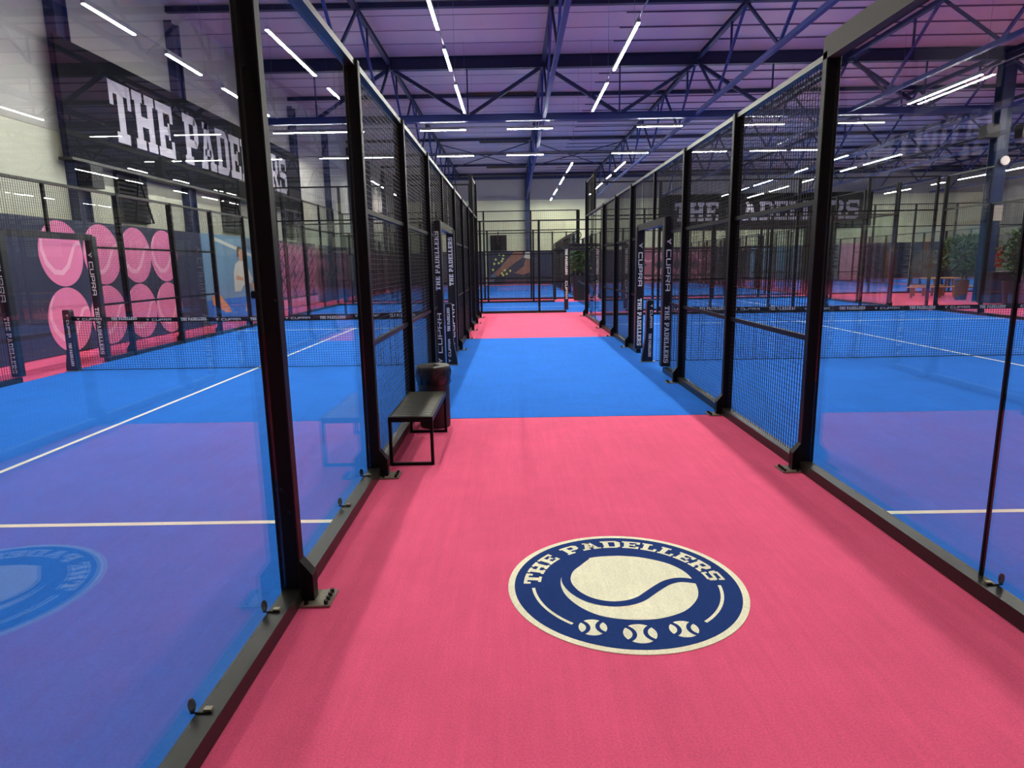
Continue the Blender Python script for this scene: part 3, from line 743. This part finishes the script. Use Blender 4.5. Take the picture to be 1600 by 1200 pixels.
for i, x in enumerate([-9.8]+TX):
    nx = ([-9.8]+TX+[39.7])[i+1]; m_ = (x+nx)/2
    if i: MB().bar((x+.12, 0, ZT-.2), (m_-.08, 0, ZB+.1), .12).build('web_member', 'truss_navy', g)
    MB().bar((nx-.12, 0, ZT-.2), (m_+.08, 0, ZB+.1), .12).build('web_member', 'truss_navy', g)
    MB().box(m_-.025, m_+.025, -.025, .025, ZB+.1, ZT-.2).build('web_post', 'truss_navy', g)
# thin bracing rods under the rear roof
for (a, b, lab) in (((-4.3, 39.8), (1.2, 49.8), 'left pair'), ((6.7, 39.8), (1.2, 49.8), 'right pair')):
    g = root('roof_bracing', 'thin blue bracing rods under the rear roof, %s' % lab, 'bracing', (a[0], a[1], ZT-.1))
    MB().bar((0, 0, 0), (b[0]-a[0], b[1]-a[1], 0), .05).build('rod', 'truss_navy', g)
    MB().bar((b[0]-a[0], 0, .06), (0, b[1]-a[1], .06), .05).build('rod', 'truss_navy', g)
for i, yv in enumerate((30.0, 40.7, 51.1)):
    g = root('skylight', 'long dark roof light over the walkway line, %s' % ['nearest of three', 'middle of three', 'farthest of three'][i], 'roof light', (-.4, yv, ROOF-.09))
    MB().box(-1.5, 1.45, -.32, .32, -.02, .07).build('frame', 'skylight', g); MB().box(-1.4, 1.35, -.24, .24, -.03, -.02).build('panel', 'dark_box', g)
# wall columns, hall columns
for i, yv in enumerate([4.8+5*i for i in range(11)]):
    o = MB().box(-.0, .22, -.22, -.20, 0, 8.6).box(0, .22, .20, .22, 0, 8.6).box(.09, .13, -.2, .2, 0, 8.6)
    struct(o.build('trim_%d' % (10+i), 'column_navy'), 'blue steel wall column').location = (WLX+.005, yv, 0)
def hall_column(x, y, label, w=.42):
    g = root('steel_column', label, 'column', (x, y, 0))
    MB().box(-w/2, w/2, -w/2, -w/2+.025, 0.02, 8.6).box(-w/2, w/2, w/2-.025, w/2, .02, 8.6).box(-.015, .015, -w/2+.025, w/2-.025, .02, 8.6).build('shaft', 'column_blue', g)
    MB().box(-w/2-.1, w/2+.1, -w/2-.1, w/2+.1, 0.001, .02).build('base_plate', 'zinc', g)
    return g
hc = hall_column(17.85, 24.8, 'blue steel column rising among the plants beyond the right court')
MB().box(-.25, .25, -.24, -.215, 3.0, 3.55).build('notice_board', 'wall_white', hc)
o = MB().cyl((17.95, 24.5, 5.12), (17.95, 24.55, 5.12), .16, n=28).build('wall_clock', 'clock_face'); tag(o, 'round white clock fixed to the blue column beyond the right court', 'clock')
o = MB().box(17.0, 17.5, 24.3, 24.7, 5.9, 6.35).build('hanging_loudspeaker', 'dark_box'); tag(o, 'black loudspeaker on the left of the blue column', 'loudspeaker')
o = MB().box(18.3, 18.8, 24.3, 24.7, 5.9, 6.35).build('hanging_loudspeaker', 'dark_box'); tag(o, 'black loudspeaker on the right of the blue column', 'loudspeaker')
g = root('steel_column', 'slim blue column against the front wall in line with the walkway', 'column', (1.26, 54.7, 0))
MB().box(-.2, .2, -.15, .15, 2.8, 8.6).build('shaft', 'column_blue', g)

# ------------------------------------------------------------------ left wall boards
def board(name, label, cat, y0, y1, z0, z1, m, x=WLX+.26, t_=.03, group=None):
    g = root(name, label, cat, (x, y0*.973, z0), 0, group); g.scale = (1, .973, .985)
    MB().box(-t_, 0, 0, y1-y0, 0, z1-z0).build('panel', m, g); return g
def balls_print(g, centres, rad, face, ax, up, nrm, names='ball_print', m='pink_print'):
    """pink balls with a pale sweeping seam, flat prints on a board face"""
    ax = Vector(ax); up = Vector(up); nrm = Vector(nrm)
    for (a, b) in centres:
        n = 44; c = Vector(face)+ax*a+up*b
        bo = MB().poly([c+ax*rad*math.cos(2*math.pi*i/n)+up*rad*math.sin(2*math.pi*i/n) for i in range(n)]).build(names, m, g)
        pts = [(-.62,.76),(-.82,.45),(-.86,.10),(-.72,-.28),(-.42,-.55),(-.08,-.58),(.22,-.38),(.45,-.02),(.62,.26),(.80,.34),(.93,.30)]
        wd = [.05,.09,.13,.16,.17,.16,.15,.13,.12,.11,.08]
        sm_ = MB(); Lp = []; Rp = []
        for i, p in enumerate(pts):
            q0 = Vector(pts[max(0, i-1)]); q1 = Vector(pts[min(len(pts)-1, i+1)]); d = (q1-q0).normalized(); nn = Vector((-d.y, d.x))
            Lp.append(Vector(p)+nn*wd[i]/2); Rp.append(Vector(p)-nn*wd[i]/2)
        for i in range(len(pts)-1):
            sm_.poly([c+nrm*.002+ax*(q.x*rad)+up*(q.y*rad) for q in (Lp[i], Rp[i], Rp[i+1], Lp[i+1])])
        sm_.build('seam_print', 'pink_pale', bo)
g = board('wall_mural', 'navy wall mural printed with rows of pink tennis balls, beyond the left court', 'mural', 5., 20.45, .02, 2.84, 'navy_board')
balls_print(g, [(14.1-5, 2.10), (15.5-5, 2.10), (16.88-5, 2.10), (18.25-5, 2.10), (14.1-5, .70), (15.5-5, .70), (16.88-5, .70), (18.25-5, .70), (11.2-5, .70), (9.8-5, .70), (11.2-5, 2.1), (9.8-5, 2.1)], .69, (.003, 0, 0), (0,1,0), (0,0,1), (1,0,0))
g = board('wall_poster', 'large poster of players resting courtside, on the left wall past the mural', 'poster', 20.5, 25.6, .02, 2.84, 'poster_blue')
def pr(mname, pts, name, k=0): MB().poly([(.003+.001*k, a, b) for a, b in pts]).build(name, mname, g)
pr('poster_floor', [(0.02,.02),(5.05,.02),(5.05,.75),(0.02,.75)], 'floor_print', 0)
pr('shirt', [(.7,2.78),(5.05,2.05),(5.05,1.93),(.7,2.66)], 'stand_rail_print', 1)
pr('grey_blue', [(3.3,2.78),(5.05,2.78),(5.05,2.15),(3.3,2.45)], 'stand_print', 1)
pr('orange', [(.35,.85),(.8,1.0),(1.6,.45),(1.7,.28),(1.3,.3),(.4,.6)], 'ball_bag_print', 2)
pr('shirt', [(2.1,.95),(2.15,1.6),(2.35,1.9),(2.7,2.02),(3.1,1.98),(3.45,1.7),(3.75,1.35),(3.6,1.2),(2.9,1.15),(2.6,.95)], 'shirt_print', 3)
pr('hair', [(2.55,2.1),(2.55,2.4),(2.7,2.52),(2.95,2.45),(2.95,2.3)], 'hair_print', 4)
pr('skin', [(2.7,2.0),(2.68,2.3),(2.85,2.42),(3.02,2.32),(3.02,2.1),(2.9,1.98)], 'face_print', 5)
pr('skin', [(2.35,1.5),(2.9,1.42),(2.95,1.3),(2.3,1.35)], 'arm_print', 5)
pr('skin', [(3.2,1.2),(3.5,1.2),(3.25,.55),(3.1,.25),(2.85,.22),(3.0,.55)], 'leg_print', 4)
pr('skin', [(3.55,1.2),(3.8,1.2),(4.3,.45),(4.35,.15),(4.05,.12),(4.0,.45)], 'leg_print', 4)
pr('red_dress', [(4.0,1.0),(4.1,1.6),(4.4,1.9),(4.8,1.85),(5.0,1.2),(4.9,.5),(4.4,.55)], 'dress_print', 3)
pr('skin', [(4.3,1.9),(4.3,2.3),(4.6,2.4),(4.8,2.1),(4.7,1.85)], 'face_print', 5)
g = board('wall_banner', 'navy banner covered with slanting rows of pink lettering, on the left wall', 'banner', 26.0, 32.2, .02, 2.86, 'navy_board')
tx = MB(); txw = MB(); ang = math.radians(32); ex = Vector((0, math.cos(ang), math.sin(ang))); ey = Vector((0, -math.sin(ang), math.cos(ang)))
ps, w = text_polys('THE PADELLERS ', SLAB, .12, .5); w += .5; hh = .26
for r_ in range(-16, 16):
    for c_ in range(-3, 4):
        o = Vector((.0035, 3.1, 1.4)) + ey*(r_*.37) + ex*(c_*w*hh*.8+r_*.55)
        for p in ps:
            q = [o+ex*(a*hh*.8)+ey*(b*hh) for a, b in p]
            if all(.03 < v.y < 6.17 and .45 < v.z < 2.8 for v in q): tx.poly(q)
tx.build('lettering', 'pink_print', g)
MB().box(.001, .004, .03, 6.17, .02, .40).build('lower_stripe', 'pink_print', g)
g = board('wall_board', 'plain navy boarding along the left wall behind the rear courts', 'wall board', 33., 54.8, .02, 2.84, 'navy_board')
# the big sign
def sign(label, loc, rz, L, H, zt0, zt1, y0, y1):
    g = root('hall_sign', label, 'sign', loc, rz)
    MB().box(-.06, 0, 0, L, 0, H).build('sign_panel', 'sign_black', g)
    write((g, 'sign_white'), 'THE PADELLERS', SLAB, (.003, y0, zt0), (0,1,0), (0,0,1), zt1-zt0, y1-y0, sp=.08, spacew=.45)
    return g
g = sign('long black sign with huge pale club lettering high on the left wall', (WLX+.33, 14.3, 4.12), 0, 15.2, 2.42, .62, 2.0, 1.68, 13.6)
MB().box(-.25, .05, 0, 15.2, -.06, 0).build('sign_ledge', 'rail_steel', g)
for yv in (1.0, 5.2, 9.4, 13.6): MB().box(-.32, -.06, yv, yv+.08, .2, 2.2).build('sign_bracket', 'black_steel', g)
g = sign('long black sign with pale club lettering on the front wall at right', (12.2, WFY-.08, 4.2), -math.pi/2, 17.5, 2.9, .75, 2.25, 1.2, 16.4)
# grilles and speakers on the left wall
for i, (a, b) in enumerate(((16.3, 17.6), (22.1, 23.5), (27.9, 29.2))):
    g = root('ventilation_grille', 'dark louvred ventilation grille below the left wall sign, %s' % ['nearest of three', 'middle of three', 'farthest of three'][i], 'grille', (WLX, a, 2.92))
    MB().box(.0, .1, 0, b-a, 0, 1.14).build('grille_frame', 'dark_box', g)
    lv = MB()
    for j in range(10): lv.add([(.10,.05,.06+j*.105),(.10,b-a-.05,.06+j*.105),(.16,b-a-.05,.02+j*.105),(.16,.05,.02+j*.105)], [(0,1,2,3)])
    lv.build('louvres', 'black_steel', g)
    MB().bar((.3, .25, .0), (.3, .6, 1.1), .04).bar((.3, .6, 1.1), (.3, 1.05, 0), .04).bar((.05, .6, 1.1), (.3, .6, 1.1), .04).build('bracket', 'black_steel', g)
g = root('loudspeaker', 'black loudspeaker on the left wall at the near end of the sign', 'loudspeaker', (WLX+.24, 14.62, 3.52))
MB().box(0, .3, 0, .42, 0, .48).build('cabinet', 'dark_box', g); MB().box(-.08, 0, .15, .25, .15, .35).build('bracket', 'black_steel', g); MB().poly([(.02, -.001, .04), (.28, -.001, .04), (.28, -.001, .44), (.02, -.001, .44)]).build('speaker_grille', 'black_steel', g)

# ------------------------------------------------------------------ front wall boards
def fboard(name, label, cat, x0, x1, z0, z1, m, y=WFY-.04, t_=.03):
    g = root(name, label, cat, (x0, y, z0)); MB().box(0, x1-x0, 0, t_, 0, z1-z0).build('panel', m, g); return g
g = fboard('wall_board', 'navy boarding on the front wall left of the racket mural', 'wall board', WLX+.05, -2.3, .02, 2.76, 'navy_board')
g = fboard('wall_mural', 'front wall mural of an arm swinging a racket among yellow balls', 'mural', -2.2, 1.45, .02, 2.78, 'navy_board')
def fp(m, pts, name, k=0, par=None): return MB().poly([(a, -.003-.001*k, b) for a, b in pts]).build(name, m, par or g)
fp('arm', [(.55,.95),(1.0,1.35),(2.3,2.72),(3.0,2.72),(3.1,2.3),(2.5,1.9),(1.3,1.0),(.85,.7)], 'arm_print')
fp('arm', [(2.3,.95),(3.0,.8),(3.6,1.0),(3.6,2.1),(3.25,2.1),(3.1,1.5)], 'leg_print')
fp('shirt', [(3.1,2.2),(3.25,2.72),(3.62,2.72),(3.62,2.1)], 'shirt_print', 1)
fp('grey_blue', [(.1,.35),(.35,.85),(.8,.95),(.7,.5),(.4,.2)], 'racket_print', 1)
for (a, b) in ((.75,2.1),(.62,1.75),(1.0,1.8),(1.25,1.95),(1.35,2.15),(1.4,2.45),(1.25,.95),(1.35,.8),(1.65,.9),(1.5,1.2),(1.95,1.15),(.5,1.25),(1.05,2.5)):
    fp('ball_yellow', [(a+.095*math.cos(2*math.pi*i/14), b+.095*math.sin(2*math.pi*i/14)) for i in range(14)], 'ball_print', 2)
g = fboard('wall_board', 'navy boarding on the front wall between the racket mural and the pink ball mural', 'wall board', 1.55, 9.3, .02, 2.76, 'navy_board')
g = fboard('wall_mural', 'front wall mural with two rows of pink tennis balls, seen through the right fence', 'mural', 9.4, 19.2, .02, 2.9, 'navy_board')
balls_print(g, [(a, b) for a in (2.1, 3.6, 5.1, 6.6) for b in (.72, 2.16)], .74, (0, -.003, 0), (1,0,0), (0,0,1), (0,-1,0), m='pink_dull')
g = fboard('wall_board', 'navy boarding on the front wall right of the pink ball mural', 'wall board', 19.3, 27.2, .02, 2.9, 'navy_board')
fp('poster_blue', [(.6,.1),(4.6,.1),(4.6,2.8),(.6,2.8)], 'player_print')
g = fboard('wall_banner', 'pale pink banner on the front wall left of the red door', 'banner', 27.25, 29.2, .02, 2.96, 'pink_pale')
g = fboard('wall_board', 'dark lettered boarding on the front wall around the red door', 'wall board', 29.25, 33.2, .02, 2.96, 'navy_board')
tx = (g, 'grey_blue')
for r_ in range(5): write(tx, 'THE PADELLERS', SLAB, (.12, -.003, 2.3-.5*r_), (.93,0,-.36), (.36,0,.93), .25, 1.45)
dr = root('door_1', 'red fire door in the front wall', 'door', (31.15, WFY-.05, 0)); dr['kind'] = 'structure'
MB().box(0, .85, -.02, .0, .02, 2.3).build('door_leaf', 'brick', dr); MB().box(.7, .78, -.05, -.02, 1.0, 1.1).build('door_handle', 'zinc', dr)
o = MB().box(31.55, 31.75, WFY-.14, WFY-.07, 2.5, 2.66).build('mounted_emergency_light', 'exit_glow'); tag(o, 'small white emergency light above the red door', 'light')
g = fboard('wall_board', 'dark board with pale lettering on the front wall behind the planters', 'wall board', 33.3, WRX-.05, .02, 2.98, 'navy_board')
tx = (g, 'grey_blue'); write(tx, 'PADEL', dict(SLAB), (1.3, -.003, 1.75), (1,0,0), (0,0,1), .42, 1.75); write(tx, 'CU', THIN, (3.4, -.003, 1.75), (1,0,0), (0,0,1), .42, .7); write(tx, 'NE', THIN, (1.7, -.003, 1.15), (1,0,0), (0,0,1), .42, .8)
g = root('wall_screen', 'black square screen on the front wall, hanging above the racket mural', 'screen', (-1.86, WFY-.2, 2.84))
MB().box(0, 1.36, 0, .1, 0, 1.26).build('casing', 'dark_box', g); MB().box(.05, 1.31, -.004, 0, .05, 1.21).build('display', 'sign_black', g); MB().box(.6, .68, .04, .1, 1.26, 1.55).build('bracket', 'black_steel', g)
# black wedge shaped hood with a ring beside the gate
g = root('wall_hood', 'black wedge shaped hood with a steel ring above the crosswise court gate', 'hood', (3.5, 53.9, 2.95))
MB().prism([(-.0, 0), (1.5, 0), (1.5, 1.25), (.9, 1.0), (0, .45)], 0, .8, axis='y').build('hood', 'dark_box', g)
rg = MB(); n = 22
for i in range(n):
    a, b = 2*math.pi*i/n, 2*math.pi*(i+1)/n
    rg.bar((1.75+.33*math.cos(a), -.02, 1.0+.33*math.sin(a)), (1.75+.33*math.cos(b), -.02, 1.0+.33*math.sin(b)), .07)
rg.build('ring', 'black_steel', g)

# ------------------------------------------------------------------ corridor furniture beyond the right court
def picnic(label, x, y, L):
    g = root('picnic_table', label, 'table', (x, y, 0))
    for j in range(5): MB().box(0, L, -.38+.155*j, -.38+.155*j+.14, .79, .83).build('top_board', 'wood', g)
    for xa in (.3, L-.3): MB().bar((xa, -.35, .03), (xa, -.18, .79), .06).bar((xa, .35, .03), (xa, .18, .79), .06).build('trestle', 'wood_red', g)
    return g
def pbench(label, x, y, L):
    g = root('picnic_bench', label, 'bench', (x, y, 0))
    MB().box(0, L, -.17, -.01, .44, .48).box(0, L, .01, .17, .44, .48).build('seat', 'wood', g)
    for xa in (.12, L*.37, L*.63, L-.12): MB().box(xa-.03, xa+.03, -.05, .05, 0.001, .44).build('leg', 'wood_red', g)
picnic('wooden picnic table on the pink floor beyond the right court', 17.96, 28.5, 1.4)
pbench('wooden bench on the near side of the picnic table', 16.85, 27.75, 2.1)
pbench('wooden bench on the far side of the picnic table', 17.9, 29.3, 1.5)
pbench('short wooden bench beside the tall planter', 19.55, 27.8, .75)
def planter(label, x, y, r, h, kind, th, lw_=.5, nleaf=420, tcat='plant'):
    g = root('potted_tree', 'leafy green tree in a ' + label, tcat, (x, y, 0))
    MB().lathe((0,0,0), [(0,.004),(r*.8,.004),(r,h),(r*.92,h),(r*.9,h-.08),(0,h-.08)], 4 if kind == 'box' else 28).build('pot', 'planter', g).rotation_euler = (0, 0, math.pi/4 if kind == 'box' else 0)
    MB().cyl((0,0,h-.09), (.04,.02,h+th*.6), .04, .025, 8).build('trunk', 'bark', g)
    rnd = random.Random(int(x*100)); mb = MB()
    for i in range(nleaf):
        a = rnd.uniform(0, 2*math.pi); u = rnd.random()**.6; el = rnd.uniform(-1, 1)
        c = Vector((math.cos(a)*lw_*u*math.sqrt(1-el*el*.9), math.sin(a)*lw_*u*math.sqrt(1-el*el*.9), h-.08+th*.62+el*th*.42))
        d = Vector((rnd.uniform(-1,1), rnd.uniform(-1,1), rnd.uniform(-.6,.8))).normalized(); e = d.cross(Vector((rnd.uniform(-1,1), rnd.uniform(-1,1), rnd.uniform(-1,1)))).normalized()
        l_ = rnd.uniform(.14, .30); w_ = l_*.20
        mb.poly([c, c+d*l_*.5+e*w_, c+d*l_, c+d*l_*.5-e*w_])
    mb.build('foliage', 'leaf', g)
planter('small dark planter left of the blue column', 17.95, 26.1, .25, .8, 'round', 1.7, .95, 1800)
g = root('planter', 'tall square black planter in front of the blue column', 'planter', (17.85, 24.1, 0))
MB().box(-.42, .42, -.35, .35, .004, 1.08).build('pot', 'planter', g); MB().box(-.45, .45, -.38, .38, 1.08, 1.14).build('rim', 'planter', g)
planter('wide dark planter right of the blue column', 17.35, 22.2, .6, .85, 'round', 1.7, .8, 1400)
planter('black round planter beside the crosswise court gate', 3.08, 30.35, .34, 1.15, 'round', 1.35, .5, 600)
planter('dark planter against the fence right of the picnic table', 21.6, 26.6, .5, .8, 'round', 1.8, .9, 800)
o = MB().prism([(21.95,1.25),(22.25,1.2),(22.3,1.8),(22.2,2.12),(22.05,2.1),(21.97,1.75)], 29.85, 29.9, axis='y').build('hanging_banner', 'red'); tag(o, 'narrow red banner hanging behind the blue column', 'banner')

# world: closed hall, almost no outside light
w = bpy.data.worlds.new('world'); S.world = w; w.use_nodes = True
w.node_tree.nodes['Background'].inputs[0].default_value = (.5, .5, .6, 1); w.node_tree.nodes['Background'].inputs[1].default_value = .02
bpy.context.view_layer.update()
